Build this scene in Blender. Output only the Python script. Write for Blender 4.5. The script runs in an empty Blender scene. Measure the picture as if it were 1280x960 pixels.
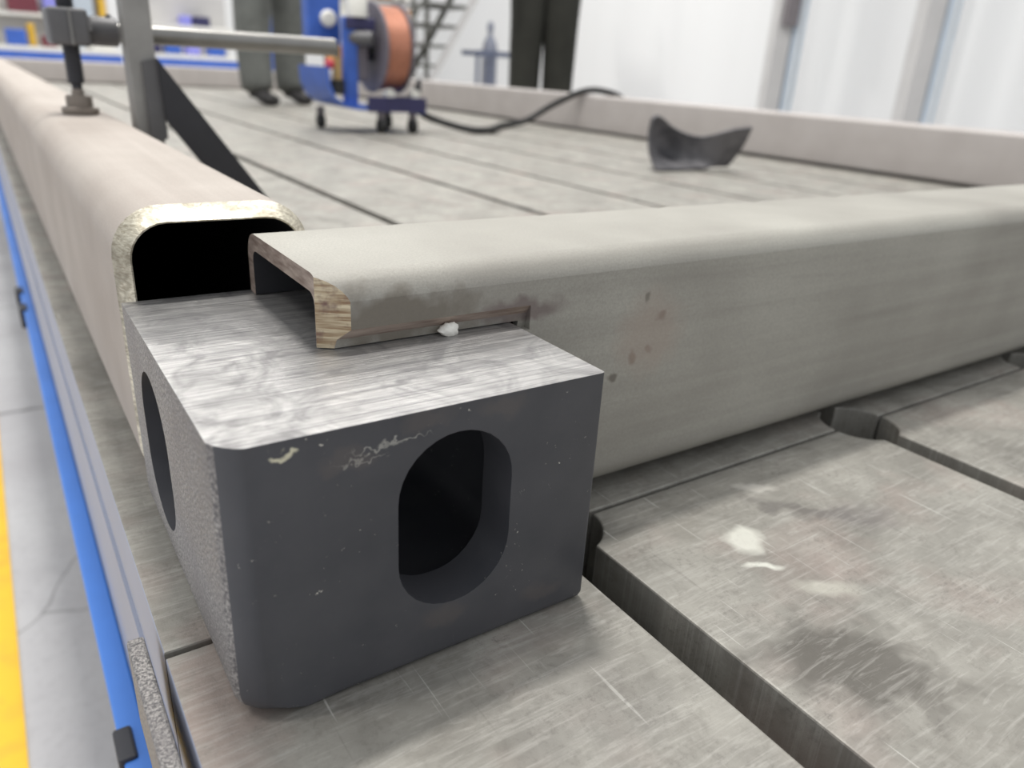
import bpy, bmesh, math, random
from mathutils import Vector, Matrix
random.seed(7)
C = bpy.context.scene.collection
SC = bpy.context.scene

# ---------------------------------------------------------------- camera
cam_d = bpy.data.cameras.new('camera'); cam = bpy.data.objects.new('camera', cam_d); C.objects.link(cam)
R3 = Matrix(((0.83221997, -0.55179088, 0.0541918), (0.17010929, 0.34713719, 0.92225734), (-0.52770517, -0.75830245, 0.38275926))).transposed()
cam.matrix_world = Matrix.Translation((-0.04276, -0.22826, 0.23423)) @ R3.to_4x4()
cam_d.sensor_width = 36; cam_d.sensor_fit = 'HORIZONTAL'; cam_d.lens = 942.4 / 1280 * 36
cam_d.clip_start = .01; cam_d.clip_end = 200
cam_d.dof.use_dof = True; cam_d.dof.focus_distance = .34; cam_d.dof.aperture_fstop = 7.5
SC.camera = cam
# ---------------------------------------------------------------- world, lamps, exposure
w = bpy.data.worlds.new('world'); SC.world = w; w.use_nodes = True
w.node_tree.nodes['Background'].inputs[0].default_value = (.93, .96, 1, 1)
w.node_tree.nodes['Background'].inputs[1].default_value = .72
SC.view_settings.view_transform = 'Standard'; SC.view_settings.look = 'None'
SC.view_settings.exposure = 0.06; SC.view_settings.gamma = 1
def area(name, loc, sx, sy, e, col=(1, .98, .94), rot=(0, 0, 0)):
    l = bpy.data.lights.new(name, 'AREA'); l.shape = 'RECTANGLE'; l.size = sx; l.size_y = sy; l.energy = e; l.color = col
    o = bpy.data.objects.new(name, l); o.location = loc; o.rotation_euler = rot; C.objects.link(o); return o
area('bay_or_fill_lamp', (.7, 1.9, 6.4), 1.0, .4, 300)  # main overhead hall lamp, slightly behind the beam
area('bay_or_fill_lamp', (-3.2, 1.0, 6.4), 1.6, .5, 130)  # from here on: unseen overhead lamps, added and spread for fill
area('bay_or_fill_lamp', (-1.5, 6.5, 6.4), 1.6, .5, 60)
area('bay_or_fill_lamp', (4.8, 1.5, 6.4), 3.5, 3.5, 90)  # fill, made wide to soften column shadows on the wall
area('bay_or_fill_lamp', (3.2, 6.5, 6.4), 1.6, .5, 90)
area('bay_or_fill_lamp', (5.6, 9.5, 6.4), 3.5, 3.5, 210)  # fill for the white wall, widened to even out its tone
area('bay_or_fill_lamp', (1.2, 12.5, 6.4), 1.6, .5, 320)

# ---------------------------------------------------------------- materials
def srgb(r, g, b):
    f = lambda v: (v / 255) / 12.92 if v / 255 < .04045 else ((v / 255 + .055) / 1.055) ** 2.4
    return (f(r), f(g), f(b), 1)
class NT:
    def __init__(s, name):
        s.m = bpy.data.materials.new(name); s.m.use_nodes = True; s.t = s.m.node_tree; s.b = s.t.nodes['Principled BSDF']
        s.pos = s.n('ShaderNodeNewGeometry').outputs['Position']
    def n(s, typ, **k):
        o = s.t.nodes.new(typ)
        for a, v in k.items(): setattr(o, a, v)
        return o
    def l(s, a, b): s.t.links.new(a, b)
    def mapped(s, scale=(1, 1, 1), rot=(0, 0, 0), loc=(0, 0, 0), src=None):
        m = s.n('ShaderNodeMapping'); s.l(src or s.pos, m.inputs[0])
        m.inputs['Location'].default_value = loc; m.inputs['Rotation'].default_value = rot; m.inputs['Scale'].default_value = scale
        return m.outputs[0]
    def noise(s, vec, scale, detail=4, rough=.6, dist=0):
        o = s.n('ShaderNodeTexNoise'); s.l(vec, o.inputs['Vector'])
        o.inputs['Scale'].default_value = scale; o.inputs['Detail'].default_value = detail
        o.inputs['Roughness'].default_value = rough; o.inputs['Distortion'].default_value = dist
        return o.outputs[0]
    def ramp(s, fac, a, b, lo=0., hi=1.):
        o = s.n('ShaderNodeMapRange'); s.l(fac, o.inputs[0]); o.inputs[1].default_value = a; o.inputs[2].default_value = b
        o.inputs[3].default_value = lo; o.inputs[4].default_value = hi; return o.outputs[0]
    def mix(s, fac, a, b, mode='MIX'):
        o = s.n('ShaderNodeMix', data_type='RGBA', blend_type=mode)
        if isinstance(fac, float): o.inputs[0].default_value = fac
        else: s.l(fac, o.inputs[0])
        for i, v in ((6, a), (7, b)):
            if isinstance(v, tuple): o.inputs[i].default_value = v
            else: s.l(v, o.inputs[i])
        return o.outputs[2]
    def math(s, op, a, b=None):
        o = s.n('ShaderNodeMath', operation=op)
        for i, v in ((0, a), (1, b)):
            if v is None: continue
            if isinstance(v, (int, float)): o.inputs[i].default_value = v
            else: s.l(v, o.inputs[i])
        return o.outputs[0]
    def blob(s, c, r, ang=0, warp=.25, ws=40, soft=.5):
        # irregular stain mask round a world point: 1 in the middle, 0 outside
        nv = s.n('ShaderNodeTexNoise'); s.l(s.pos, nv.inputs['Vector']); nv.inputs['Scale'].default_value = ws
        o = s.n('ShaderNodeVectorMath', operation='SUBTRACT'); s.l(nv.outputs[1], o.inputs[0]); o.inputs[1].default_value = (.5, .5, .5)
        sc = s.n('ShaderNodeVectorMath', operation='SCALE'); s.l(o.outputs[0], sc.inputs[0]); sc.inputs['Scale'].default_value = warp * max(r)
        a = s.n('ShaderNodeVectorMath', operation='ADD'); s.l(s.pos, a.inputs[0]); s.l(sc.outputs[0], a.inputs[1])
        b = s.n('ShaderNodeVectorMath', operation='SUBTRACT'); s.l(a.outputs[0], b.inputs[0]); b.inputs[1].default_value = c
        vr = s.n('ShaderNodeVectorRotate', rotation_type='Z_AXIS'); s.l(b.outputs[0], vr.inputs[0]); vr.inputs['Angle'].default_value = ang
        m = s.n('ShaderNodeVectorMath', operation='MULTIPLY'); s.l(vr.outputs[0], m.inputs[0]); m.inputs[1].default_value = (1 / r[0], 1 / r[1], 1 / r[2] if len(r) > 2 else 0)
        ln = s.n('ShaderNodeVectorMath', operation='LENGTH'); s.l(m.outputs[0], ln.inputs[0])
        return s.ramp(ln.outputs['Value'], 1 - soft, 1, 1, 0)
    def out(s, col=None, rough=.5, metal=0., bump=None, bs=.2, bd=.001, spec=.5):
        if isinstance(col, tuple): s.b.inputs['Base Color'].default_value = col
        elif col is not None: s.l(col, s.b.inputs['Base Color'])
        if isinstance(rough, (int, float)): s.b.inputs['Roughness'].default_value = rough
        else: s.l(rough, s.b.inputs['Roughness'])
        if isinstance(metal, (int, float)): s.b.inputs['Metallic'].default_value = metal
        else: s.l(metal, s.b.inputs['Metallic'])
        s.b.inputs['Specular IOR Level'].default_value = spec
        if bump is not None:
            bn = s.n('ShaderNodeBump'); bn.inputs['Strength'].default_value = bs; bn.inputs['Distance'].default_value = bd
            s.l(bump, bn.inputs['Height']); s.l(bn.outputs[0], s.b.inputs['Normal'])
        return s.m
def plain(name, col, rough=.5, metal=0., var=.12, scale=20):
    t = NT(name); n = t.noise(t.pos, scale)
    c2 = tuple(c * (1 - var * 2) for c in col[:3]) + (1,)
    return t.out(t.mix(t.ramp(n, .3, .7), c2, col), rough, metal, n, .1)
M = {}
# hot rolled steel sections: soft mill finish with long faint streaks
def mill(name, a, b, streak, rough=.5, metal=.35, grit=.25, spots=None):
    t = NT(name)
    big = t.noise(t.pos, 9, 3, .55); st = t.noise(t.mapped(streak), 1, 5, .6, .4); fine = t.noise(t.pos, 900, 2, .7)
    f = t.math('ADD', t.math('MULTIPLY', big, .55), t.math('MULTIPLY', st, .45))
    c = t.mix(t.ramp(f, .36, .64), a, b)
    c = t.mix(t.ramp(fine, .35, .7, 0, grit), c, tuple(v * .55 for v in b[:3]) + (1,))
    for (p, r, col, k) in (spots or []):
        c = t.mix(t.math('MULTIPLY', t.blob(p, r, 0, .5, 90), k), c, col)
    return t.out(c, rough, metal, fine, .25, .0004)
M['beam'] = mill('beam_steel', srgb(150, 146, 138), srgb(176, 173, 164), (3, 3, 90), .6, .15, .45, spots=[
    ((.243, .065, .087), (.004, .02, .006), srgb(125, 108, 96), .7), ((.256, .065, .09), (.003, .02, .004), srgb(122, 104, 94), .6),
    ((.262, .065, .11), (.004, .02, .005), srgb(110, 95, 88), .7), ((.23, .065, .078), (.004, .02, .004), srgb(105, 98, 90), .8),
    ((.255, .065, .10), (.03, .02, .03), srgb(165, 148, 136), .45), ((.25, .065, .122), (.003, .02, .003), srgb(110, 105, 95), .7),
    ((.1, .065, .128), (.055, .02, .018), srgb(112, 104, 92), .75), ((.165, .065, .125), (.03, .02, .008), srgb(112, 98, 96), .75)])
M['tube'] = mill('tube_steel', srgb(168, 157, 148), srgb(186, 177, 168), (60, 2, 8), .65, .1)
M['rail'] = mill('rail_steel', srgb(180, 173, 169), srgb(192, 186, 182), (30, 1, 10), .5, .15)
# machined table plates
t = NT('table_plate_steel')
big = t.noise(t.pos, 14, 5, .65, .6); med = t.noise(t.mapped((1, 1, 1), loc=(3, 1, 0)), 60, 5, .7, .5); fine = t.noise(t.pos, 1100, 2, .7)
c = t.mix(t.ramp(big, .35, .68), srgb(124, 121, 114), srgb(160, 157, 149))
c = t.mix(t.ramp(med, .52, .78, 0, .55), c, srgb(112, 107, 100))
pk = t.noise(t.mapped((1, 1, 1), loc=(8, 5, 2)), 11, 3)
c = t.mix(t.ramp(pk, .52, .75, 0, .45), c, srgb(168, 148, 140))
for ang, sc, th, k in ((.5, (420, 14, 1), .70, .6), (-.9, (500, 16, 1), .71, .5), (1.9, (600, 14, 1), .71, .45), (.1, (180, 14, 1), .75, .4)):
    s1 = t.noise(t.mapped(sc, (0, 0, ang)), 1, 2, .5, .15)
    c = t.mix(t.ramp(s1, th, th + .05, 0, k), c, srgb(205, 203, 196))
s1 = t.noise(t.mapped((200, 9, 1), (0, 0, 1.2), (4, 4, 0)), 1, 3, .6, .3); c = t.mix(t.ramp(s1, .68, .76, 0, .5), c, srgb(95, 90, 84))
for p, r, a, col, k, wp in (((.236, -.1, 0), (.055, .034), .9, srgb(84, 80, 74), .8, .9), ((.335, -.012, 0), (.05, .011), .75, srgb(104, 100, 96), .75, .9),
                    ((.355, -.03, 0), (.03, .02), .4, srgb(120, 115, 112), .55, .9), ((.25, .012, 0), (.02, .012), 0, srgb(128, 124, 116), .5, .9),
                    ((.272, -.012, 0), (.0165, .0125), -1.0, srgb(205, 204, 194), .95, 1.3), ((.275, -.061, 0), (.020, .0085), .6, srgb(182, 179, 168), .8, .8),
                    ((.325, .027, 0), (.02, .006), .5, srgb(196, 192, 184), .6, 1.0), ((.262, -.033, 0), (.014, .0028), .6, srgb(212, 212, 202), .9, .8),
                    ((.17, -.14, 0), (.05, .03), .3, srgb(120, 116, 110), .45, 1.), ((.12, -.06, 0), (.05, .035), .3, srgb(120, 117, 112), .4, 1.),
                    ((.0, .02, 0), (.03, .06), .2, srgb(158, 138, 130), .5, .8)):
    c = t.mix(t.math('MULTIPLY', t.blob(p, r, a, wp, 60, .55), k), c, col)
sp = t.noise(t.mapped((1, 1, 1), loc=(1, 9, 0)), 260, 4, .8); sr = t.noise(t.mapped((1, 1, 1), loc=(6, 2, 0)), 24, 2)
c = t.mix(t.math('MULTIPLY', t.ramp(sp, .5, .72), t.ramp(sr, .42, .65, .12, .75)), c, srgb(98, 93, 88))
sl_ = t.noise(t.mapped((30, 320, 1), (0, 0, .9)), 1, 4, .7, .8); c = t.mix(t.ramp(sl_, .5, .7, 0, .28), c, srgb(206, 203, 196))
M['plate'] = t.out(c, t.ramp(med, .3, .7, .48, .68), .2, t.math('ADD', fine, t.math('MULTIPLY', med, .6)), .3, .0004)
# cast block : charcoal paint with chips and grit
t = NT('charcoal_primer')
big = t.noise(t.pos, 25, 4); chip = t.noise(t.pos, 330, 3, .75); reg = t.noise(t.mapped((1, 1, 1), loc=(2, 7, 3)), 38, 2); fine = t.noise(t.pos, 1200, 2, .8)
c = t.mix(t.ramp(big, .3, .7), srgb(64, 65, 70), srgb(77, 77, 81))
m = t.math('MULTIPLY', t.ramp(chip, .68, .71), t.ramp(reg, .5, .6))
c = t.mix(m, c, srgb(190, 186, 176))
for p in ((.020, -.004, .112), (.024, -.004, .113)):
    c = t.mix(t.blob(p, (.004, .01, .0014), 0, .9, 200), c, srgb(205, 200, 175))
for p in ((.055, -.004, .107), (.066, -.004, .108), (.05, -.004, .1035)):
    c = t.mix(t.math('MULTIPLY', t.blob(p, (.012, .01, .0007), 0, .9, 300), .6), c, srgb(180, 178, 170))
for p in ((.045, -.004, .105), (.085, -.004, .02), (.135, -.004, .014), (.11, -.004, .112), (.075, -.004, .115)):
    c = t.mix(t.math('MULTIPLY', t.blob(p, (.013, .01, .006), 0, .9, 120), .35), c, srgb(100, 92, 88))
M['paint'] = t.out(c, .5, 0., t.math('ADD', t.math('MULTIPLY', big, .8), t.math('MULTIPLY', fine, .25)), .35, .0006)
t = NT('gritty_cast_steel')
n = t.noise(t.pos, 700, 3, .8); b = t.noise(t.pos, 30, 3)
c = t.mix(t.ramp(n, .4, .62), srgb(82, 80, 82), srgb(172, 168, 164)); c = t.mix(t.ramp(b, .4, .65, 0, .5), c, srgb(112, 108, 108))
M['cast'] = t.out(c, .5, .35, n, .8, .0006)
# ground faces
def ground(name, a, b, sc, rot, metal=.75, dist=1.2):
    t = NT(name)
    st = t.noise(t.mapped(sc, rot), 1, 5, .65, dist); st2 = t.noise(t.mapped(tuple(v * 2.3 for v in sc), (rot[0], rot[1], rot[2] + .22), (5, 2, 1)), 1, 4, .6, dist)
    pt = t.noise(t.pos, 32, 3, .6, 1.5)
    f = t.math('ADD', t.math('MULTIPLY', st, .5), t.math('MULTIPLY', st2, .5))
    c = t.mix(t.ramp(f, .38, .62), a, b); c = t.mix(t.ramp(pt, .42, .66, 0, .7), c, tuple(v * .5 for v in a[:3]) + (1,))
    return t.out(c, t.ramp(pt, .35, .7, .28, .5), metal, f, .7, .0006)
M['top'] = ground('ground_steel', srgb(138, 136, 137), srgb(208, 206, 203), (12, 620, 1), (0, 0, -.12), .7, .5)
M['ring'] = ground('ground_weld_prep', srgb(165, 155, 135), srgb(240, 234, 214), (90, 60, 200), (.5, .6, .3), .6, 2)
t = NT('flame_cut_edge')
st = t.noise(t.mapped((40, 40, 500)), 1, 3); g = t.noise(t.pos, 110, 3)
c = t.mix(t.ramp(st, .35, .65), srgb(158, 132, 104), srgb(228, 214, 184)); c = t.mix(t.ramp(g, .5, .68, 0, .85), c, srgb(120, 92, 90))
M['cut'] = t.out(c, .35, .6, st, .6, .0004)
t = NT('cut_edge_dull'); st = t.noise(t.mapped((30, 60, 300)), 1, 4)
M['cutdull'] = t.out(t.mix(t.ramp(st, .35, .65), srgb(138, 120, 110), srgb(190, 174, 162)), .45, .4, st, .5, .0004)
M['inside'] = plain('beam_inside_dark', srgb(46, 46, 50), .8, 0)  # even dark colour for the inner faces of the beam
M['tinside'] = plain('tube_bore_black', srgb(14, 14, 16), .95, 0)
M['dark'] = plain('dark_forged_steel', srgb(108, 107, 108), .5, .3)
M['black'] = plain('black_mill_scale', srgb(60, 60, 64), .55, .2)
M['post'] = plain('post_steel', srgb(158, 156, 152), .5, .2)
M['pipe'] = plain('polished_pipe', srgb(150, 148, 144), .3, .85)
M['cap'] = plain('cap_steel', srgb(138, 128, 118), .45, .4)
M['under'] = plain('table_frame_steel', srgb(60, 60, 60), .7, .2)
M['skirt'] = plain('pale_blue_grey_paint', srgb(160, 165, 182), .5, 0, .06, 6)
M['blue'] = plain('blue_paint', srgb(74, 134, 222), .45, 0, .08, 8)
M['navy'] = plain('dark_blue_plastic', srgb(52, 50, 92), .45)
M['cartblue'] = plain('cart_blue_paint', srgb(62, 104, 196), .45)
M['rubber'] = plain('black_rubber', srgb(38, 38, 38), .7)
M['greyp'] = plain('grey_plastic', srgb(120, 114, 116), .5)
M['flange'] = plain('spool_flange', srgb(128, 122, 130), .5)
M['copper'] = plain('copper_wire', srgb(204, 142, 116), .4, .3, .15, 60)
M['white'] = plain('white_plastic', srgb(232, 230, 222), .5, 0, .03)
M['yellow'] = plain('yellow_plastic', srgb(225, 180, 60), .5)
M['red'] = plain('red_plastic', srgb(196, 60, 80), .5)
M['maroon'] = plain('maroon_plastic', srgb(120, 54, 66), .5)
M['lilac'] = plain('lilac_plastic', srgb(150, 150, 232), .5)
M['brass'] = plain('brass', srgb(190, 160, 110), .4, .5)
M['galv'] = plain('galvanised_column', srgb(198, 208, 218), .4, .3, .06, 3)
M['galv2'] = plain('column_side', srgb(196, 194, 192), .5, .1, .05, 3)
M['cyl'] = plain('cylinder_paint', srgb(134, 138, 152), .5)
M['rack'] = plain('slate_rack_paint', srgb(92, 100, 122), .5)
M['stair'] = plain('stair_steel', srgb(96, 96, 90), .5, .3)
M['orange'] = plain('orange_plastic', srgb(220, 150, 60), .5)
M['trouser'] = plain('grey_work_trousers', srgb(112, 114, 110), .9, 0, .15, 12)
M['trouser2'] = plain('dark_olive_trousers', srgb(48, 48, 42), .9, 0, .15, 12)
M['jacket'] = plain('blue_jacket', srgb(60, 84, 140), .85)
M['jacket2'] = plain('dark_jacket', srgb(52, 56, 60), .85)
M['skin'] = plain('skin', srgb(196, 150, 124), .55, 0, .04)
M['hair'] = plain('black_hair', srgb(24, 22, 22), .6)
M['boot'] = plain('black_boot', srgb(44, 42, 42), .6)
t = NT('white_wall_paint'); n = t.noise(t.mapped((3, 3, .1)), 1, 2)
M['wall'] = t.out(t.mix(t.ramp(n, .3, .7), srgb(226, 226, 225), srgb(228, 228, 227)), .9)
t = NT('concrete_floor'); n = t.noise(t.pos, 3, 6, .6); f = t.noise(t.pos, 60, 4)
v = t.n('ShaderNodeTexVoronoi', feature='DISTANCE_TO_EDGE'); wn = t.n('ShaderNodeTexNoise'); t.l(t.pos, wn.inputs[0]); wn.inputs['Scale'].default_value = 6
wm = t.mix(.08, t.pos, wn.outputs[1]); t.l(wm, v.inputs['Vector']); v.inputs['Scale'].default_value = 1.1
c = t.mix(t.ramp(n, .35, .65), srgb(190, 188, 190), srgb(206, 205, 206)); c = t.mix(t.ramp(f, .5, .8, 0, .3), c, srgb(140, 138, 140))
c = t.mix(t.ramp(v.outputs[0], 0, .004, .6, 0), c, srgb(110, 108, 110))
M['floor'] = t.out(c, .55)
t = NT('yellow_line_paint'); n = t.noise(t.pos, 18, 5)
M['yline'] = t.out(t.mix(t.ramp(n, .45, .75, 0, .5), srgb(250, 200, 40), srgb(228, 160, 60)), .5)

# ---------------------------------------------------------------- helpers
def mesh_obj(name, bm, mats, parent=None, smooth=None):
    me = bpy.data.meshes.new(name); bm.normal_update(); bm.to_mesh(me); bm.free()
    if not isinstance(mats, (list, tuple)): mats = [mats]
    for m in mats: me.materials.append(m)
    if smooth is not None:
        me.shade_smooth(); me.set_sharp_from_angle(angle=math.radians(smooth))
    o = bpy.data.objects.new(name, me); C.objects.link(o)
    if parent: o.parent = parent
    return o
def tag(o, label, cat, group=None):
    o['label'] = label; o['category'] = cat
    if group: o['group'] = group
    return o
def thing(name, label, cat, loc=(0, 0, 0), group=None, rz=0):
    o = bpy.data.objects.new(name, None); C.objects.link(o); o.location = loc; o.rotation_euler = (0, 0, rz); o.empty_display_size = .02
    return tag(o, label, cat, group)
def struct(name, o): o.name = name; o['kind'] = 'structure'; return o
def box(bm, a, b, bev=0, seg=2):
    v = [bm.verts.new((x, y, z)) for x in (a[0], b[0]) for y in (a[1], b[1]) for z in (a[2], b[2])]
    fs = [bm.faces.new([v[i] for i in q]) for q in ((0, 1, 3, 2), (4, 6, 7, 5), (0, 4, 5, 1), (2, 3, 7, 6), (0, 2, 6, 4), (1, 5, 7, 3))]
    if bev:
        es = list({e for f in fs for e in f.edges}); bmesh.ops.bevel(bm, geom=es, offset=bev, segments=seg, affect='EDGES', profile=.5)
    return bm
def B(a, b, bev=0, seg=2): return box(bmesh.new(), a, b, bev, seg)
def cyl(bm, p, q, r, r2=None, seg=20, cap=True):
    p = Vector(p); q = Vector(q); d = q - p; rot = d.to_track_quat('Z', 'Y').to_matrix().to_4x4()
    bmesh.ops.create_cone(bm, cap_ends=cap, segments=seg, radius1=r, radius2=r if r2 is None else r2, depth=d.length, matrix=Matrix.Translation((p + q) / 2) @ rot)
    return bm
def CY(p, q, r, r2=None, seg=20): return cyl(bmesh.new(), p, q, r, r2, seg)
def lathe(prof, seg=32, axis='Z', at=(0, 0, 0), closed=False):
    bm = bmesh.new(); rings = []
    for r, h in prof:
        ring = []
        for k in range(seg):
            a = 2 * math.pi * k / seg; u, v = r * math.cos(a), r * math.sin(a)
            co = (u, v, h) if axis == 'Z' else (h, u, v)
            ring.append(bm.verts.new(Vector(co) + Vector(at)))
        rings.append(ring)
    n = len(rings)
    for i in range(n if closed else n - 1):
        A, D = rings[i], rings[(i + 1) % n]
        for k in range(seg): bm.faces.new((A[k], A[(k + 1) % seg], D[(k + 1) % seg], D[k]))
    if not closed:
        bm.faces.new(rings[0][::-1]); bm.faces.new(rings[-1])
    bmesh.ops.recalc_face_normals(bm, faces=bm.faces); return bm
def sweep(pts, r, seg=10):
    bm = bmesh.new(); rings = []; n = len(pts); pts = [Vector(p) for p in pts]; up = Vector((.1, .2, 1)).normalized()
    for i, p in enumerate(pts):
        d = (pts[min(i + 1, n - 1)] - pts[max(i - 1, 0)]).normalized(); s = d.cross(up).normalized(); u = s.cross(d)
        rings.append([bm.verts.new(p + r * (math.cos(2 * math.pi * k / seg) * s + math.sin(2 * math.pi * k / seg) * u)) for k in range(seg)])
    for A, D in zip(rings, rings[1:]):
        for k in range(seg): bm.faces.new((A[k], A[(k + 1) % seg], D[(k + 1) % seg], D[k]))
    bm.faces.new(rings[0][::-1]); bm.faces.new(rings[-1]); bmesh.ops.recalc_face_normals(bm, faces=bm.faces); return bm
def spline(ps, n=8):
    ps = [Vector(p) for p in ps]; P = [2 * ps[0] - ps[1]] + ps + [2 * ps[-1] - ps[-2]]; out = []
    for i in range(1, len(P) - 2):
        for k in range(n):
            t = k / n; a, b, c, d = P[i - 1:i + 3]
            out.append(.5 * ((2 * b) + (c - a) * t + (2 * a - 5 * b + 4 * c - d) * t * t + (3 * b - a - 3 * c + d) * t ** 3))
    out.append(ps[-1]); return out
def rrect(x0, x1, z0, z1, r, seg=7):
    pts = []
    for cx, cz, a0 in ((x1 - r, z1 - r, 0), (x0 + r, z1 - r, 90), (x0 + r, z0 + r, 180), (x1 - r, z0 + r, 270)):
        for k in range(seg + 1):
            a = math.radians(a0 + 90 * k / seg); pts.append((cx + r * math.cos(a), cz + r * math.sin(a)))
    return pts
def loft(rings, closed_loop=False):
    bm = bmesh.new(); R_ = [[bm.verts.new(p) for p in ring] for ring in rings]; n = len(R_[0])
    for i in range(len(R_) if closed_loop else len(R_) - 1):
        A, D = R_[i], R_[(i + 1) % len(R_)]
        for k in range(n): bm.faces.new((A[k], A[(k + 1) % n], D[(k + 1) % n], D[k]))
    return bm
def stadium(cx, cz, w, h, seg=16):
    r = w / 2; pts = []
    for s, a0 in ((1, 0), (-1, 180)):
        for k in range(seg + 1):
            a = math.radians(a0 + 180 * k / seg); pts.append((cx + r * math.cos(a), cz + s * (h / 2 - r) + r * math.sin(a)))
    return pts
def prism(pts, lo, hi, axis):
    bm = bmesh.new()
    f = (lambda p, t: (p[0], t, p[1])) if axis == 'Y' else ((lambda p, t: (t, p[0], p[1])) if axis == 'X' else (lambda p, t: (p[0], p[1], t)))
    A = [bm.verts.new(f(p, lo)) for p in pts]; D = [bm.verts.new(f(p, hi)) for p in pts]; n = len(pts)
    for k in range(n): bm.faces.new((A[k], A[(k + 1) % n], D[(k + 1) % n], D[k]))
    bm.faces.new(A[::-1]); bm.faces.new(D); bmesh.ops.recalc_face_normals(bm, faces=bm.faces); return bm
def boolean(bm, cutters):
    """subtract every cutter mesh from bm and give the result as a new bmesh"""
    bmesh.ops.recalc_face_normals(bm, faces=bm.faces)
    o = mesh_obj('work', bm, []); cs = []
    for c in cutters:
        bmesh.ops.recalc_face_normals(c, faces=c.faces); k = mesh_obj('work_cut', c, []); cs.append(k)
        m = o.modifiers.new('b', 'BOOLEAN'); m.operation = 'DIFFERENCE'; m.solver = 'EXACT'; m.object = k
    dg = bpy.context.evaluated_depsgraph_get(); me = bpy.data.meshes.new_from_object(o.evaluated_get(dg))
    out = bmesh.new(); out.from_mesh(me)
    for k in cs + [o]: bpy.data.objects.remove(k, do_unlink=True)
    return out

# ================================================================ SETTING
GZ = -.8
fl = struct('floor', mesh_obj('floor', B((-9, -6, GZ - .2), (9.2, 18.2, GZ - .012)), M['under']))
ye = [-6, -2.6, 2.31, 3.47, 6.9, 10.4, 13.9, 18.2]
for y0, y1 in zip(ye, ye[1:]):
    for x0 in (-9, -6, -3, 0, 3, 6):
        mesh_obj('slab', B((x0 + .35 + .004, y0 + .006, GZ - .0125), (x0 + 3.35 - .004, y1 - .006, GZ), .003, 1), M['floor'], fl)
tag(mesh_obj('safety_line', B((-.32, -5, GZ - .0005), (-.15, 10, GZ + .003)), M['yline']),
    'worn yellow safety line painted on the concrete floor beside the table', 'floor line')
struct('wall_right', mesh_obj('wall_right', B((9.2, -6, GZ), (9.4, 18.4, 7.5)), M['wall']))
struct('wall_back', mesh_obj('wall_back', B((-9, 18.2, GZ), (9.2, 18.4, 7.5)), M['wall']))
# steel columns of the hall
def column(x, y, label):
    r = thing('steel_column', label, 'column', (x, y, GZ), 'steel columns along the white wall', math.radians(-28))
    mesh_obj('box_post', B((-.21, -.12, 0), (-.01, .10, 6.5), .01), M['galv2'], r)
    mesh_obj('web', B((-.01, -.03, 0), (.04, .03, 6.5)), M['galv2'], r)
    mesh_obj('downpipe', CY((.10, -.03, 0), (.10, -.03, 6.5), .095, seg=28), M['galv'], r, 40)
    mesh_obj('pipe_rib', B((.085, -.132, 0), (.10, -.118, 6.5), .003), M['white'], r)
    mesh_obj('base_plate', B((-.28, -.22, 0), (.28, .24, .03), .004), M['galv2'], r)
    return r
c1 = column(8.5, 6.5, 'silver blue steel column left of the other, with a dark box on its left side')
mesh_obj('junction_box', B((-.16, -.24, 1.72), (.0, -.12, 3.0), .01), M['greyp'], c1)
column(8.5, 4.63, 'silver blue steel column standing farther right against the white wall')

# ================================================================ WELDING TABLE
tab = thing('welding_table', 'long grey steel slotted plate welding table with a blue side rail', 'table', (0, 0, GZ))
T = tab
def tb(name, bm, m, smooth=None, bmz=-GZ):
    bmesh.ops.translate(bm, verts=bm.verts, vec=(0, 0, bmz)); return mesh_obj(name, bm, m, T, smooth)
xe = [(-.0185, .173)] + [(.196 + .292 * k, .196 + .292 * k + .273) for k in range(12)]
rows = [(-1.45, .0515), (.0545, 1.55), (1.553, 3.05), (3.053, 4.55), (4.553, 6.6)]
HR = .029
def plate(x0, x1, y0, y1, notch_top=False, notch_bot=False, lx=True, left_gap=0):
    pts = []
    g = .0105
    def arc(cx, cy, a0, a1):
        for k in range(9):
            a = math.radians(a0 + (a1 - a0) * k / 8); pts.append((cx + HR * math.cos(a), cy + HR * math.sin(a)))
    yc = .053; h = math.sqrt(HR ** 2 - g ** 2); A = math.degrees(math.asin(g / HR)); E_ = 3
    # counter-clockwise from the bottom left; notches only round the cross joints
    if notch_bot and lx: arc(x0 - g, yc, 90 - A, E_)
    else: pts.append((x0, y0))
    if notch_bot: arc(x1 + g, yc, 180 - E_, 90 + A)
    else: pts.append((x1, y0))
    if notch_top: arc(x1 + g, yc, 270 - A, 180 + E_)
    else: pts.append((x1, y1))
    if notch_top and lx: arc(x0 - g, yc, -E_, -(90 - A))
    else: pts.append((x0, y1))
    bm = prism(pts, -.06, 0, 'Z')
    es = [e for e in bm.edges if e.verts[0].co.z > -.001 and e.verts[1].co.z > -.001]
    bmesh.ops.bevel(bm, geom=es, offset=.0011, segments=2, affect='EDGES', profile=.5)
    return bm
for i, (x0, x1) in enumerate(xe):
    for j, (y0, y1) in enumerate(rows):
        if i == 0 and j == 0: y1 = .0508; x0 = -.0165
        bm = plate(x0, x1, y0, y1, j == 0, j == 1, i > 0)
        if i == 0:
            bm.normal_update()
            for f in bm.faces:
                if f.normal.x < -.9: f.material_index = 1
        tb('plate', bm, [M['plate'], M['skirt']])
tb('underframe', B((-.012, -1.44, -.2), (3.66, 6.58, -.0605)), M['under'])
tb('side_skirt', B((-.0185, .0545, -.2), (-.0125, 6.6, -.06)), M['skirt'])
tb('side_skirt', B((-.0165, -1.44, -.2), (-.0125, .0505, -.06)), M['skirt'])
tb('edge_bar', B((-.0285, -1.44, -.05), (-.0215, .074, -.003), .0012), M['cast'])
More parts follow.
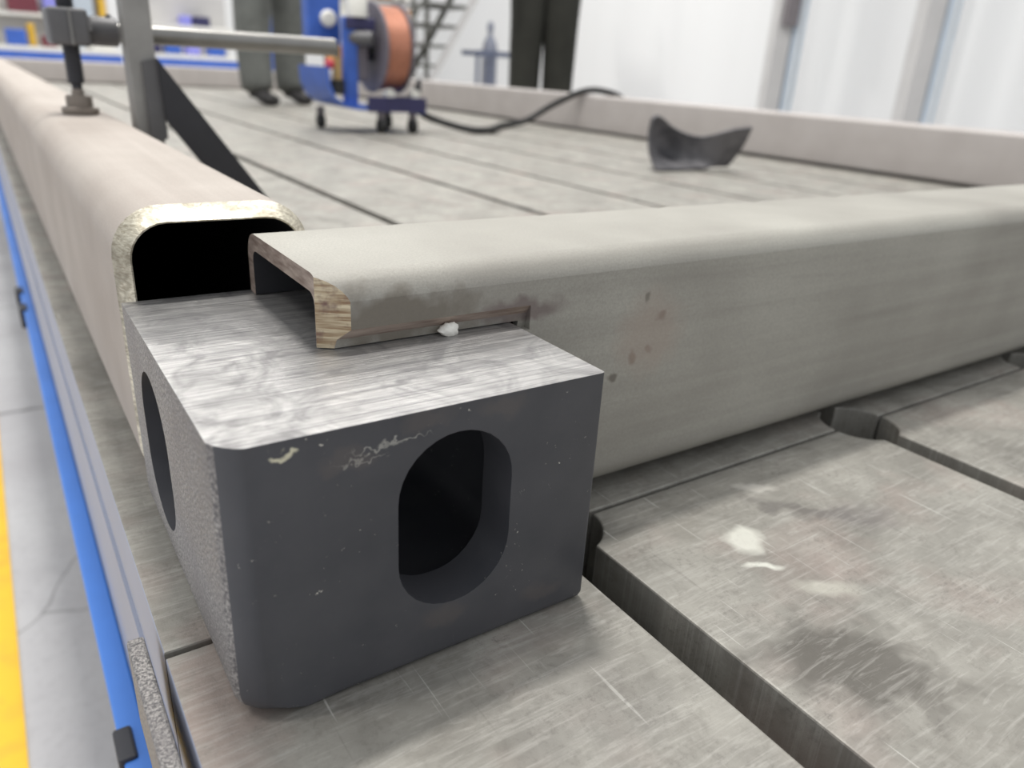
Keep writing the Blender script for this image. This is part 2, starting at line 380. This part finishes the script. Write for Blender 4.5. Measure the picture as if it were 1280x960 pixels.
tb('blue_rail', B((-.036, -.6, -.225), (-.0185, 6.6, -.203), .002), M['blue'])
for y in (1.3, 1.42): tb('rail_clip', B((-.043, y, -.235), (-.03, y + .04, -.1995), .002), M['black'])
tb('rail_clip', B((-.039, .205, -.24), (-.027, .235, -.1995), .002), M['black'])
for x in (.1, 1.8, 3.5):
    for y in (-1.3, 1.2, 3.7, 6.4):
        tb('leg', B((x - .05, y - .05, -.8), (x + .05, y + .05, -.2), .004), M['under'])

# ================================================================ CORNER CASTING
W, Y0, Y1, H = .161, -.005, .175, .118
bm = B((0, Y0, 0), (W, Y1, H + .02))
def near(e, f): return all(f(v.co) for v in e.verts)
es = [e for e in bm.edges if near(e, lambda c: c.x < .001 and c.y < Y0 + .001)]
bmesh.ops.bevel(bm, geom=es, offset=.0095, segments=4, affect='EDGES', profile=.35)
es = [e for e in bm.edges if near(e, lambda c: c.z < .001) and len(e.link_faces) == 2 and any(abs(f.normal.z) < .5 for f in e.link_faces)]
bm.normal_update()
es1 = [e for e in es if near(e, lambda c: c.x < .012)]
es2 = [e for e in es if e not in es1]
bmesh.ops.bevel(bm, geom=[e for e in bm.edges if near(e, lambda c: c.x < .012 and c.z < .001)], offset=.014, segments=6, affect='EDGES', profile=.5)
es = [e for e in bm.edges if near(e, lambda c: c.z < .001 and c.x > .012) and (near(e, lambda c: c.y < Y0 + .001) or near(e, lambda c: c.x > W - .001))]
bmesh.ops.bevel(bm, geom=es, offset=.004, segments=3, affect='EDGES', profile=.5)
es = [e for e in bm.edges if near(e, lambda c: c.x > W - .0045 and c.y < Y0 + .0045)]
bmesh.ops.bevel(bm, geom=es, offset=.0018, segments=2, affect='EDGES', profile=.5)
cav = B((.024, Y0 + .022, .016), (W - .02, Y1 - .02, H - .012), .012, 3)
h1 = prism(stadium(.0895, .0665, .0515, .0795), Y0 - .02, Y0 + .04, 'Y')
h2 = prism(stadium(.118, .0615, .058, .0775), -.02, .05, 'X')
topcut = B((-.1, -.1, H), (.3, .3, H + .2))
bm = boolean(bm, [cav, h1, h2, topcut])
bm.normal_update()
for f in bm.faces:
    c = f.calc_center_median()
    if f.normal.z > .9 and c.z > H - .001: f.material_index = 1
    elif f.normal.x < -.8 and c.x < .004: f.material_index = 2
    else: f.material_index = 0
blk = mesh_obj('corner_casting', bm, [M['paint'], M['top'], M['cast']], None, 35)
tag(blk, 'dark charcoal hollow steel corner block with oval holes and a bright ground top', 'corner block')

# ================================================================ FRAME MEMBERS
def sec(x0, x1, z0, z1, r, y, f='Y'):
    return [((p[0], y, p[1]) if f == 'Y' else (y, p[0], p[1])) for p in rrect(x0, x1, z0, z1, r)]
# left side tube (runs back from the block)
wt = .0075
bm = loft([sec(wt, .1 - wt, .008 + wt, .163 - wt, .018, 5.93), sec(wt, .1 - wt, .008 + wt, .163 - wt, .018, .1765),
           sec(wt * .9, .1 - wt * .9, .008 + wt * .9, .163 - wt * .9, .0185, .1762), sec(.0045, .0955, .0125, .1585, .021, .180), sec(0, .1, .008, .163, .025, .1875), sec(0, .1, .008, .163, .025, 5.93)], False)
bmesh.ops.recalc_face_normals(bm, faces=bm.faces)
for f in bm.faces:
    c = f.calc_center_median(); f.material_index = 1 if c.y < .188 else 0
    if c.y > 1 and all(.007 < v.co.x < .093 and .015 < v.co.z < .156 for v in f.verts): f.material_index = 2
tube = thing('square_tube', 'long square steel tube with a bright ground open end behind the dark block', 'steel tube', (0, .18, .008))
o = mesh_obj('tube_wall', bm, [M['tube'], M['ring'], M['tinside']], tube, 40); o.location = (0, -.18, -.008)
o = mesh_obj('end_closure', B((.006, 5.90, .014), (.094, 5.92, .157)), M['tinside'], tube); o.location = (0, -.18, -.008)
# front beam: coped over the block
BX0, BX1 = .0625, 2.215
by0, by1, bz0, bz1 = .065, .172, .008, .151
bw = .0085
def beam_sec(x):
    pts = rrect(by0, by1, bz0, bz1, .0125)
    q = [(by0 + .0125, bz1), (by0 + .0105, bz1 - .0003), (by0 + .008, bz1 - .0012), (by0 + .0055, bz1 - .0027), (by0 + .0035, bz1 - .0045), (by0 + .0018, bz1 - .0068), (by0 + .0006, bz1 - .0092), (by0, bz1 - .0112)]
    pts[8:16] = q
    return [(x, a, b) for a, b in pts]
outer = loft([beam_sec(BX0), beam_sec(BX1)]); inner = loft([sec(by0 + bw, by1 - bw, bz0 + bw, bz1 - bw, .006, BX0 - .05, 'X'), sec(by0 + bw, by1 - bw, bz0 + bw, bz1 - bw, .006, BX1 - .02, 'X')])
for b_ in (outer, inner):
    n = len(b_.verts) // 2; b_.verts.ensure_lookup_table(); b_.faces.new([b_.verts[i] for i in range(n)]); b_.faces.new([b_.verts[i] for i in range(n, 2 * n)])
cope = B((BX0 - .06, by0 - .05, -.05), (.1655, by1 + .05, .1185))
wedge = bmesh.new(); q = [(BX0 - .001, by0 + bw + .0005), (BX0 + .0135, by0 - .0005), (BX0 + .0135, by0 - .03), (BX0 - .05, by0 - .03), (BX0 - .05, by0 + bw + .0005)]
wedge = prism(q, .1, .2, 'Z')
lipb = prism([(by0 - .01, .1145), (by0 - .01, .1275), (by0 - .0002, .1275), (by0 + .0035, .1225), (by0 + .0048, .1145)], BX0 - .05, .17, 'X')
bm = boolean(outer, [inner, cope, wedge, lipb])
bm.normal_update()
for f in bm.faces:
    c = f.calc_center_median()
    if c.x < BX0 + .014 and f.normal.x < -.3: f.material_index = 1 if (c.y < by0 + bw + .002 and f.normal.y < -.2) else 2
    elif by0 + bw - .0005 < c.y < by1 - bw + .0005 and bz0 + bw - .0005 < c.z < bz1 - bw + .0005 and abs(f.normal.x) < .5: f.material_index = 3
    elif .11 < c.z < .1276 and c.x < .171 and c.y < by0 + .0055 and (f.normal.z < -.25): f.material_index = 2
fb = thing('notched_beam', 'grey box beam whose notched end laps over the top of the dark block', 'steel beam', (BX0, by0, bz0))
o = mesh_obj('beam_wall', bm, [M['beam'], M['cut'], M['cutdull'], M['inside']], fb, 14); o.location = (-BX0, -by0, -bz0)
# tack weld on the lip
bm = bmesh.new(); bmesh.ops.create_icosphere(bm, subdivisions=3, radius=1)
for v in bm.verts:
    n = .12 * math.sin(9 * v.co.x + 3) * math.cos(7 * v.co.z); v.co = Vector((v.co.x * .0052, v.co.y * .0035, v.co.z * .0034 * (1 + .3 * v.co.x))) * (1 + n)
o = mesh_obj('tack_weld', bm, M['white'], fb, 60); o.location = (.1235 - BX0, by0 + .0005 - by0, .1205 - bz0)
# rail on the right (runs back), rear beam
def bar(name, label, x0, x1, y0, y1, z1, axis, loc):
    if axis == 'Y': bm = loft([sec(x0, x1, .004, z1, .012, y0), sec(x0, x1, .004, z1, .012, y1)])
    else: bm = loft([sec(y0, y1, .004, z1, .012, x0, 'X'), sec(y0, y1, .004, z1, .012, x1, 'X')])
    n = len(bm.verts) // 2; bm.verts.ensure_lookup_table(); bm.faces.new([bm.verts[i] for i in range(n)]); bm.faces.new([bm.verts[i] for i in range(n, 2 * n)])
    bmesh.ops.recalc_face_normals(bm, faces=bm.faces); return tag(mesh_obj(name, bm, M['rail'], None, 40), label, 'steel beam')
bar('side_beam', 'long steel beam running back along the far right edge of the table', 2.235, 2.335, .05, 6.07, .155, 'Y', 0)
bar('rear_beam', 'steel beam crossing the far end of the table behind the boots', .105, 2.23, 5.97, 6.07, .137, 'X', 0)

# ================================================================ SCREW CLAMP ON THE TUBE
cl = thing('screw_clamp', 'dark steel screw clamp with a long round bar pressing on the square tube', 'clamp', (.118, .775, 0))
def cp(name, bm, m, sm=None, par=None):
    o = mesh_obj(name, bm, m, cl if par is None else par, sm)
    if par is None: o.location = (-.118, -.775, 0)
    return o
cp('post', B((.1055, .764, 0), (.134, .776, .42), .002), M['post'])
cp('post_side', B((.1055, .7765, 0), (.1085, .800, .42), .001), M['post'])
d = (Vector((.224, 0, .095)) - Vector((.132, 0, .224))).normalized()
A0 = Vector((.133, 0, .226)); A1 = A0 + d * ((.226) / -d.z)
L0 = Vector((.136, 0, .160)); L1 = L0 + d * (.160 / -d.z)
cp('brace', prism([(A0.x, A0.z), (A1.x, 0), (L1.x, 0), (L0.x, L0.z)], .752, .7635, 'Y'), M['black'])
cp('gusset', prism([(.118, .222), (.1335, .226), (.1365, .14), (.118, .135)], .7575, .7635, 'Y'), M['dark'])
cz = .2505; cy = .790
cp('round_bar', CY((.078, .8185, cz), (.366, .8185, cz), .0108, seg=28), M['pipe'], 40)
cp('collar', lathe([(.0145, .078), (.0155, .08), (.0155, .104), (.0135, .106)], 28, 'X', (0, .8185, cz)), M['dark'], 40)
cp('set_screw', CY((.098, .8185, cz + .0135), (.098, .8185, cz + .018), .003), M['black'], 40)
cp('screw_block', B((.034, .769, .234), (.072, .834, .271), .004, 3), M['dark'], 40)
cp('block_rib', B((.053, .7665, .2345), (.0555, .7695, .2705), .0008), M['pipe'])
cp('side_nut', lathe([(.017, .0725), (.018, .074), (.017, .0785)], 6, 'X', (0, .8185, cz)), M['dark'], 30)
bm = bmesh.new(); prof = []
z = .196
while z < .330:
    prof += [(.0078, z), (.0092, z + .0012), (.0092, z + .0016), (.0078, z + .0028)]; z += .0032
sx, sy = .0535, .79
cp('screw', lathe([(.005, .188), (.0055, .195)] + prof, 20, 'Z', (sx, sy, 0)), M['black'], 50)
cp('screw_handle', CY((sx - .05, sy, .325), (sx + .05, sy, .325), .004), M['pipe'], 40)
cp('pressure_foot', lathe([(.0175, .1635), (.019, .1645), (.019, .1695), (.0175, .171), (.0135, .1715), (.0135, .181), (.0125, .183), (.007, .184), (.0055, .190)], 32, 'Z', (sx, sy, 0)), M['cap'], 35)

# ================================================================ BENT OFFCUT
def offcut():
    F = [(1.478, 1.325, 0), (1.52, 1.325, 0), (1.57, 1.325, 0), (1.62, 1.33, .0), (1.665, 1.33, 0), (1.72, 1.335, .0), (1.775, 1.335, .0)]
    Mi = [(1.482, 1.365, .06), (1.52, 1.40, .055), (1.56, 1.42, .045), (1.60, 1.42, .03), (1.65, 1.385, .028), (1.715, 1.32, .052), (1.79, 1.305, .055)]
    K = [(1.486, 1.37, .128), (1.52, 1.385, .134), (1.56, 1.40, .124), (1.61, 1.40, .098), (1.665, 1.36, .082), (1.712, 1.29, .106), (1.785, 1.275, .116)]
    nu, nv = 24, 10; bm = bmesh.new(); g = []
    cs = [spline(c, 4) for c in (F, Mi, K)]
    for i in range(len(cs[0])):
        a, b, c = cs[0][i], cs[1][i], cs[2][i]; row = []
        for k in range(nv + 1):
            t_ = k / nv; row.append(bm.verts.new(a * (1 - t_) * (1 - 2 * t_) + b * 4 * t_ * (1 - t_) + c * t_ * (2 * t_ - 1)))
        g.append(row)
    for i in range(len(g) - 1):
        for k in range(nv): bm.faces.new((g[i][k], g[i + 1][k], g[i + 1][k + 1], g[i][k + 1]))
    bm.normal_update()
    r = bmesh.ops.solidify(bm, geom=bm.faces[:], thickness=.007)
    zmin = min(v.co.z for v in bm.verts)
    bmesh.ops.translate(bm, verts=bm.verts, vec=(0, 0, .0005 - zmin))
    return bm
t = NT('offcut_steel'); n = t.noise(t.pos, 12, 3)
M['offcut'] = t.out(t.mix(t.ramp(n, .4, .6), srgb(78, 77, 80), srgb(112, 110, 112)), .6, .1, n, .1)
tag(mesh_obj('bent_offcut', offcut(), M['offcut'], None, 45), 'curled dark steel offcut lying on the table in front of the far beam', 'metal scrap')

# ================================================================ WIRE FEEDER TROLLEY
wf = thing('wire_feeder', 'blue wire feeder trolley with a copper wire spool and small black wheels', 'wire feeder', (1.16, 2.5, 0))
def wp(name, bm, m, sm=None, par=None):
    o = mesh_obj(name, bm, m, par or wf, sm)
    if par is None: o.location = (-1.16, -2.5, 0)
    return o
# tray: a bent sheet, lip curling up at the left
pr = [(.955, .215), (.958, .16), (.975, .12), (1.01, .092), (1.06, .080), (1.325, .072)]
up = [(x + (.008 if z > .1 else 0), z + (.012 if z < .12 else 0)) for x, z in pr]
wp('tray', prism(pr + up[::-1], 2.40, 2.68, 'Y'), M['cartblue'], 50)
wp('tray_skirt', B((1.10, 2.398, .074), (1.33, 2.402, .125), .001), M['navy'])
wp('upright', B((1.035, 2.44, .085), (1.085, 2.47, .375), .006), M['cartblue'])
wp('upright_top', B((1.04, 2.435, .335), (1.15, 2.475, .375), .006), M['navy'])
wp('control_box', B((.955, 2.56, .285), (1.075, 2.63, .72), .01), M['cartblue'])
o = wp('dial', lathe([(.028, 0), (.028, .012), (.02, .02)], 20), M['white'], 40); o.rotation_euler = (math.pi / 2, 0, 0); o.location = (1.025 - 1.16, 2.56 - 2.5, .368)
wp('motor', B((1.085, 2.46, .17), (1.135, 2.56, .34), .012), M['flange'])
wp('motor', CY((1.05, 2.47, .31), (1.13, 2.42, .31), .025), M['dark'], 40)
wp('connector', CY((1.00, 2.42, .175), (1.00, 2.42, .245), .016), M['brass'], 40)
wp('connector', CY((1.00, 2.42, .13), (1.00, 2.42, .175), .024), M['rubber'], 40)
wp('knob', lathe([(.016, .96), (.018, .97), (.012, .985)], 16, 'X', (0, 2.42, .222)), M['red'], 40)
wp('side_bracket', prism([(1.11, .085), (1.32, .08), (1.325, .19), (1.30, .13), (1.15, .12)], 2.43, 2.46, 'Y'), M['black'])
for x, z in ((1.19, .135), (1.29, .135)): wp('roller', CY((x, 2.405, z), (x, 2.43, z), .018), M['white'], 40)
SX, SY, SZ = 1.165, 2.52, .284
sp = [(.046, 0), (.146, 0), (.150, .002), (.150, .005), (.146, .007), (.09, .007), (.09, .006), (.046, .006)]
rot = Matrix.Rotation(math.radians(-4), 4, 'Z')
spool = wp('spool', lathe([(.046, .002), (.148, 0), (.150, .002), (.150, .006), (.146, .008), (.05, .008), (.046, .095), (.148, .099), (.150, .101), (.150, .105), (.146, .107), (.04, .107)], 48, 'X', closed=True), M['flange'], 40)
spool.location = (SX - 1.16, SY - 2.5, SZ)
prof = [(.05, .0085)] + [(.138 + (.0015 if k % 2 else 0), .009 + k * .086 / 42) for k in range(43)] + [(.05, .0945)]
wp('wire_coil', lathe(prof, 48, 'X', closed=True), M['copper'], 50, spool)
wp('hub', lathe([(.03, -.02), (.044, -.015), (.044, .11), (.03, .115)], 24, 'X'), M['black'], 40, spool)
wp('spool_label', lathe([(.02, -.003), (.02, -.0015)], 20, 'X', (0, .03, .105)), M['white'], 40, spool)
for x, y in ((1.008, 2.62), (1.16, 2.42), (1.285, 2.42), (1.285, 2.64)):
    cst = wp('caster', B((x - .012, y - .012, .045), (x + .012, y + .012, .078), .003), M['greyp'])
    w_ = mesh_obj('wheel', lathe([(.022, -.012), (.027, -.009), (.027, .009), (.022, .012)], 20, 'X', (x, y, .0275)), M['rubber'], cst, 40)
wp('bottle', lathe([(.001, .376), (.035, .376), (.035, .45), (.02, .47), (.012, .475), (.012, .49)], 20, 'Z', (1.092, 2.46, 0)), M['white'], 40)
# feeder cable
pts = spline([(1.325, 2.52, .10), (1.42, 2.55, .05), (1.52, 2.42, .018), (1.62, 2.42, .016), (1.80, 2.62, .016), (2.02, 2.75, .03), (2.14, 2.72, .10), (2.225, 2.62, .165), (2.285, 2.55, .174), (2.37, 2.50, .14), (2.45, 2.5, .017), (2.9, 2.6, .016)], 8)
tag(mesh_obj('welding_cable', sweep(pts, .0135, 10), M['rubber'], None, 60), 'thick dark cable looping from the trolley over the far right beam', 'cable')

# ================================================================ PEOPLE
def skin(name, verts, edges, mat, parent, root=0, sub=2):
    me = bpy.data.meshes.new(name); me.from_pydata([v[0] for v in verts], edges, []); o = bpy.data.objects.new(name, me); C.objects.link(o)
    md = o.modifiers.new('s', 'SKIN'); md.use_smooth_shade = True
    for i, v in enumerate(verts):
        r = v[1]; me.skin_vertices[0].data[i].radius = r if isinstance(r, tuple) else (r, r)
    me.skin_vertices[0].data[root].use_root = True
    s = o.modifiers.new('u', 'SUBSURF'); s.levels = sub; s.render_levels = sub
    dg = bpy.context.evaluated_depsgraph_get(); m2 = bpy.data.meshes.new_from_object(o.evaluated_get(dg)); bpy.data.objects.remove(o, do_unlink=True)
    m2.materials.clear(); m2.materials.append(mat); m2.shade_smooth()
    n = bpy.data.objects.new(name, m2); C.objects.link(n); n.parent = parent; return n
def chain(idx): return [(a, b) for a, b in zip(idx, idx[1:])]
def person(label, loc, rz, tro, jac, lw, stance):
    p = thing('person', label, 'person', loc, None, rz)
    L, Rr = stance   # foot positions (x, y), the figure faces -y
    # body surface, with head, arms; x is sideways
    V = [((0, 0, .96), (.15, .11)), ((0, .005, 1.12), (.135, .10)), ((0, 0, 1.30), (.16, .11)), ((0, 0, 1.42), (.13, .085)), ((0, 0, 1.50), (.052, .055)),
         ((0, -.01, 1.56), (.06, .065)), ((0, -.02, 1.63), (.078, .095)), ((0, -.015, 1.70), (.075, .092)), ((0, -.01, 1.755), (.045, .055))]
    E = chain(range(9)); n = len(V)
    for s, f in ((1, L), (-1, Rr)):
        V += [((s * .17, 0, 1.42), .058), ((s * .225, .02, 1.16), .046), ((s * .20, -.12, .95), .034), ((s * .19, -.17, .90), (.03, .02))]
        E += [(3, n)] + chain(range(n, n + 4)); n += 4
        V += [((s * .09, 0, .86), .085), ((f[0] * .75 + s * .02, f[1] * .5 - .015, .50), .056), ((f[0], f[1] + .01, .10), .04)]
        E += [(0, n)] + chain(range(n, n + 3)); n += 3
    skin('body', V, E, M['skin'], p)
    # jacket
    V = [((0, 0, .93), (.185, .135)), ((0, .005, 1.12), (.165, .125)), ((0, 0, 1.30), (.18, .13)), ((0, 0, 1.43), (.14, .10)), ((0, 0, 1.475), (.085, .075))]; E = chain(range(5)); n = 5
    for s in (1, -1):
        V += [((s * .175, 0, 1.425), .072), ((s * .23, .02, 1.16), .06), ((s * .205, -.11, .965), .046)]; E += [(3, n)] + chain(range(n, n + 3)); n += 3
    skin('jacket', V, E, jac, p, 1)
    V = [((0, 0, .97), (.16, .12))]; E = []; n = 1
    for s, f in ((1, L), (-1, Rr)):
        fx, fy = f
        V += [((s * .10, 0, .84), lw * 1.1), ((fx * .85 + s * .01, fy * .5 - .02, .52), lw * .95), ((fx, fy * .8, .36), lw * .9), ((fx, fy + .005, .20), lw * .86), ((fx, fy + .0, .105), lw * .84), ((fx, fy - .01, .055), lw * .80)]
        E += [(0, n)] + chain(range(n, n + 6)); n += 6
    skin('trousers', V, E, tro, p)
    for f in (L, Rr):
        b = skin('boot', [((f[0], f[1] + .04, .045), (.045, .042)), ((f[0], f[1] + .01, .09), (.05, .045)), ((f[0], f[1] - .07, .04), (.048, .036)), ((f[0], f[1] - .15, .034), (.042, .03))], [(1, 0), (1, 2), (2, 3)], M['boot'], p, 0, 2)
        zs = min(v.co.z for v in b.data.vertices)
        for v in b.data.vertices: v.co.z -= zs
    # hair, face
    bm = bmesh.new(); bmesh.ops.create_uvsphere(bm, u_segments=24, v_segments=14, radius=1)
    for v in bm.verts: v.co = Vector((v.co.x * .087, v.co.y * .108, v.co.z * .10))
    bmesh.ops.delete(bm, geom=[v for v in bm.verts if v.co.z < -.02 and v.co.y < .0 or v.co.y < -.07 and v.co.z < .035 or v.co.z < -.07], context='VERTS')
    o = mesh_obj('hair', bm, M['hair'], p, 60); o.location = (0, -.005, 1.69)
    for s in (1, -1):
        o = mesh_obj('eye', lathe([(.002, -.009), (.011, -.004), (.012, 0), (.006, .009)], 14), M['white'], p, 60); o.rotation_euler = (math.pi / 2, 0, 0); o.location = (s * .031, -.098, 1.65)
        bm = bmesh.new(); bmesh.ops.create_uvsphere(bm, u_segments=12, v_segments=8, radius=1)
        for v in bm.verts: v.co = Vector((v.co.x * .009, v.co.y * .02, v.co.z * .032))
        o = mesh_obj('ear', bm, M['skin'], p, 60); o.location = (s * .080, 0, 1.635)
        # hand: palm and five separate fingers
        hx, hy, hz = s * .19, -.17, .90
        V = [((hx, hy, hz), (.026, .018)), ((hx, hy - .035, hz - .035), (.036, .016)), ((hx, hy - .06, hz - .06), (.036, .014))]; E = [(0, 1), (1, 2)]; n = 3
        skin('palm', V, E, M['skin'], p, 1, 1)
        for k in range(4):
            fx = hx + (k - 1.5) * .019; ln = (.068, .078, .074, .06)[k]
            a = Vector((fx, hy - .058, hz - .058)); b_ = a + Vector((0, -.5, -.85)) * ln * .5; c_ = b_ + Vector((0, .05, -.95)) * ln * .3; d_ = c_ + Vector((0, .5, -.8)) * ln * .25
            skin('finger', [(tuple(a), .0095), (tuple(b_), .009), (tuple(c_), .008), (tuple(d_), .007)], chain(range(4)), M['skin'], p, 0, 1)
        a = Vector((hx - s * .026, hy - .02, hz - .018)); b_ = a + Vector((-s * .025, -.02, -.02)); c_ = b_ + Vector((-s * .006, -.018, -.022))
        skin('thumb', [(tuple(a), .011), (tuple(b_), .010), (tuple(c_), .008)], chain(range(3)), M['skin'], p, 0, 1)
    o = mesh_obj('nose', lathe([(.013, 0), (.016, .012), (.010, .03), (.004, .045)], 12), M['skin'], p, 60); o.location = (0, -.108, 1.605)
    bm = B((-.024, -.004, -.004), (.024, .004, .004), .003); o = mesh_obj('mouth', bm, M['maroon'], p, 60); o.location = (0, -.100, 1.585)
    return p
person('person in baggy grey work trousers and black boots standing behind the wire feeder', (1.30, 4.12, 0), .35, M['trouser'], M['jacket2'], .105, ((.14, .02), (-.135, -.05)))
person('person in dark olive trousers standing beyond the far right beam', (2.74, 3.66, 0), -.55, M['trouser2'], M['jacket2'], .115, ((.098, 0), (-.098, -.02)))

# ================================================================ FAR BACKGROUND
# gas cylinder and its rack
tag(mesh_obj('gas_cylinder', lathe([(.10, GZ), (.115, GZ + .02), (.115, .50), (.105, .58), (.07, .67), (.035, .71), (.035, .76), (.05, .77), (.05, .86), (.02, .90)], 28, 'Z', (6.55, 10.35, 0)), M['cyl'], None, 40),
    'grey gas cylinder standing inside a slate rack by the white wall', 'gas cylinder')
rk = thing('cylinder_rack', 'open slate blue steel rack around the gas cylinder', 'rack', (6.5, 10.3, GZ))
for x in (6.2, 6.42, 6.82, 6.92):
    mesh_obj('post', B((x - .02 - 6.5, -.2, 0), (x + .02 - 6.5, -.16, 1.27)), M['rack'], rk)
for y in (-.2, .2): mesh_obj('rail', B((-.34, y - .025, 1.22), (.46, y + .025, 1.29), .004), M['rack'], rk)
mesh_obj('rail', B((.38, -.2, 1.22), (.44, .2, 1.29), .004), M['rack'], rk)
mesh_obj('rack_base', B((-.34, -.22, .0), (.46, .22, .03), .004), M['rack'], rk)
# stairs
st = thing('rolling_stairs', 'grey steel stair ladder with open treads leaning up beside the white wall', 'stairs', (5.12, 10.3, GZ))
dirx = .62   # run per rise along x
def sl(x0, y, z0, z1, wd):
    return prism([(x0 + z0 * dirx, z0), (x0 + wd + z0 * dirx, z0), (x0 + wd + z1 * dirx, z1), (x0 + z1 * dirx, z1)], y - .02, y + .02, 'Y')
mesh_obj('stringer', sl(-.16, .0, 0, 3.2, .10), M['galv2'], st); mesh_obj('stringer', sl(-.16, .75, 0, 3.2, .10), M['stair'], st)
for k in range(11):
    z = .21 + k * .27; mesh_obj('tread', B((-.72 + z * dirx, .02, z), (-.06 + z * dirx, .73, z + .04), .004), M['stair'], st)
for y in (0, .75): mesh_obj('handrail', sweep([(-.3, y, .95), (-.3 + 3.0 * dirx, y, 3.95)], .02, 8), M['stair'], st)
# shelf of goods behind the stairs
sh = thing('goods_shelf', 'tall open shelf seen between the stair treads', 'shelf', (5.5, 12.3, GZ))
for x in (-.6, 1.0): 
    for y in (0, .5): mesh_obj('post', B((x - .03, y - .03, 0), (x + .03, y + .03, 2.6)), M['stair'], sh)
for z in (.3, .85, 1.4, 1.95, 2.5): mesh_obj('shelf_board', B((-.62, -.03, z), (1.02, .53, z + .03)), M['galv2'], sh)
bxs = [('white', 'white'), ('orange', 'orange'), ('yellow', 'yellow'), ('white', 'pale')]
pos = ['lowest', 'second', 'third', 'fourth']
for zi, z in enumerate((.33, .88, 1.43, 1.98)):
    for k in range(4):
        mm = ['white', 'orange', 'white', 'yellow'][(k + zi) % 4]
        o = mesh_obj('carton', B((-.5 + .36 * k - .14, .05, 0), (-.5 + .36 * k + .14, .40, .30 + .06 * ((k * 7 + zi) % 3)), .01), M[mm]); o.location = (5.5, 12.3, GZ + z + .03)
        tag(o, f"{mm} carton, {['leftmost', 'second from the left', 'third from the left', 'rightmost'][k]} on the {pos[zi]} board of the goods shelf", 'carton', 'cartons on the goods shelf')
lk = thing('blue_locker', 'tall blue locker with a white left door far behind the person in grey trousers', 'locker', (4.0, 13.2, GZ))
mesh_obj('cabinet', B((-.25, -.2, 0), (.3, .3, 1.95), .01), M['cartblue'], lk)
mesh_obj('door', B((-.24, -.225, .05), (.0, -.2, 1.9), .005), M['white'], lk)
mesh_obj('door', B((.01, -.225, .05), (.29, -.2, 1.9), .005), M['cartblue'], lk)
# assembly benches with bins at far left
def bench(x0, x1, y, label, m_top='white'):
    b = thing('assembly_bench', label, 'bench', ((x0 + x1) / 2, y, GZ)); h = (x1 - x0) / 2
    mesh_obj('bench_top', B((-h, -.35, .95), (h, .35, 1.0), .006), M[m_top], b)
    mesh_obj('blue_band', B((-h, -.37, .80), (h, -.33, .945), .004), M['cartblue'], b)
    mesh_obj('back_panel', B((-h, .33, 1.0), (h, .37, 1.75), .004), M['galv2'], b)
    mesh_obj('upper_shelf', B((-h, .05, 1.32), (h, .33, 1.36), .004), M['white'], b)
    for sx_ in (-h + .05, h - .05):
        for sy_ in (-.3, .3): mesh_obj('leg', B((sx_ - .03, sy_ - .03, 0), (sx_ + .03, sy_ + .03, .95)), M['white'], b)
    return b
bench(-.4, 1.52, 11.0, 'white topped workbench at the far left, crowded with coloured bins')
bench(1.75, 3.05, 11.4, 'white topped workbench at the back between the clamp and the person')
def bin_(x, y, z, w_, h_, m, label, d_=.25):
    bm = bmesh.new(); box(bm, (-w_ / 2, -d_ / 2, 0), (w_ / 2, d_ / 2, h_), .01)
    f = max(bm.faces, key=lambda f: f.calc_center_median().z)
    r = bmesh.ops.inset_region(bm, faces=[f], thickness=.015); bmesh.ops.translate(bm, verts=f.verts, vec=(0, 0, -h_ * .7))
    o = mesh_obj('storage_bin', bm, M[m]); o.location = (x, y, z); tag(o, label, 'bin', 'coloured bins on the far benches')
BT = GZ + 1.0; US = GZ + 1.36
bin_(.46, 10.8, BT, .20, .17, 'cartblue', 'blue bin lying leftmost on the far left workbench')
bin_(.62, 10.85, BT, .07, .24, 'yellow', 'narrow yellow bin beside the blue bin on the far left workbench')
bin_(.78, 10.8, BT, .14, .12, 'maroon', 'low maroon bin right of the yellow bin on the far left workbench')
bin_(1.04, 10.8, BT, .20, .17, 'galv', 'pale grey bin on the far left workbench hidden by the clamp block')
bin_(1.33, 10.8, BT, .22, .20, 'white', 'white bin near the right end of the far left workbench')
bin_(.25, 11.2, US, .22, .16, 'white', 'white bin on the upper shelf, leftmost of the far left workbench')
bin_(.60, 11.2, US, .30, .18, 'maroon', 'maroon bin on the upper shelf of the far left workbench')
bin_(.93, 11.2, US, .24, .20, 'lilac', 'lilac bin on the upper shelf of the far left workbench')
bin_(1.22, 11.2, US, .22, .34, 'galv', 'tall grey bin on the upper shelf of the far left workbench')
bin_(1.43, 11.2, US, .07, .36, 'yellow', 'tall narrow yellow bin at the right end of the far left upper shelf')
bin_(1.95, 11.2, BT, .20, .15, 'navy', 'dark blue bin leftmost on the back workbench')
bin_(2.2, 11.2, BT, .18, .13, 'cartblue', 'blue bin beside the dark blue bin on the back workbench')
bin_(2.45, 11.2, BT, .16, .16, 'lilac', 'lilac bin in the middle of the back workbench')
bin_(2.75, 11.2, BT, .2, .16, 'cartblue', 'blue bin at the right end of the back workbench')
bin_(2.48, 11.6, US, .12, .12, 'lilac', 'small lilac bin on the upper shelf of the back workbench')
bin_(2.68, 11.6, US, .2, .12, 'navy', 'dark blue bin on the upper shelf of the back workbench')
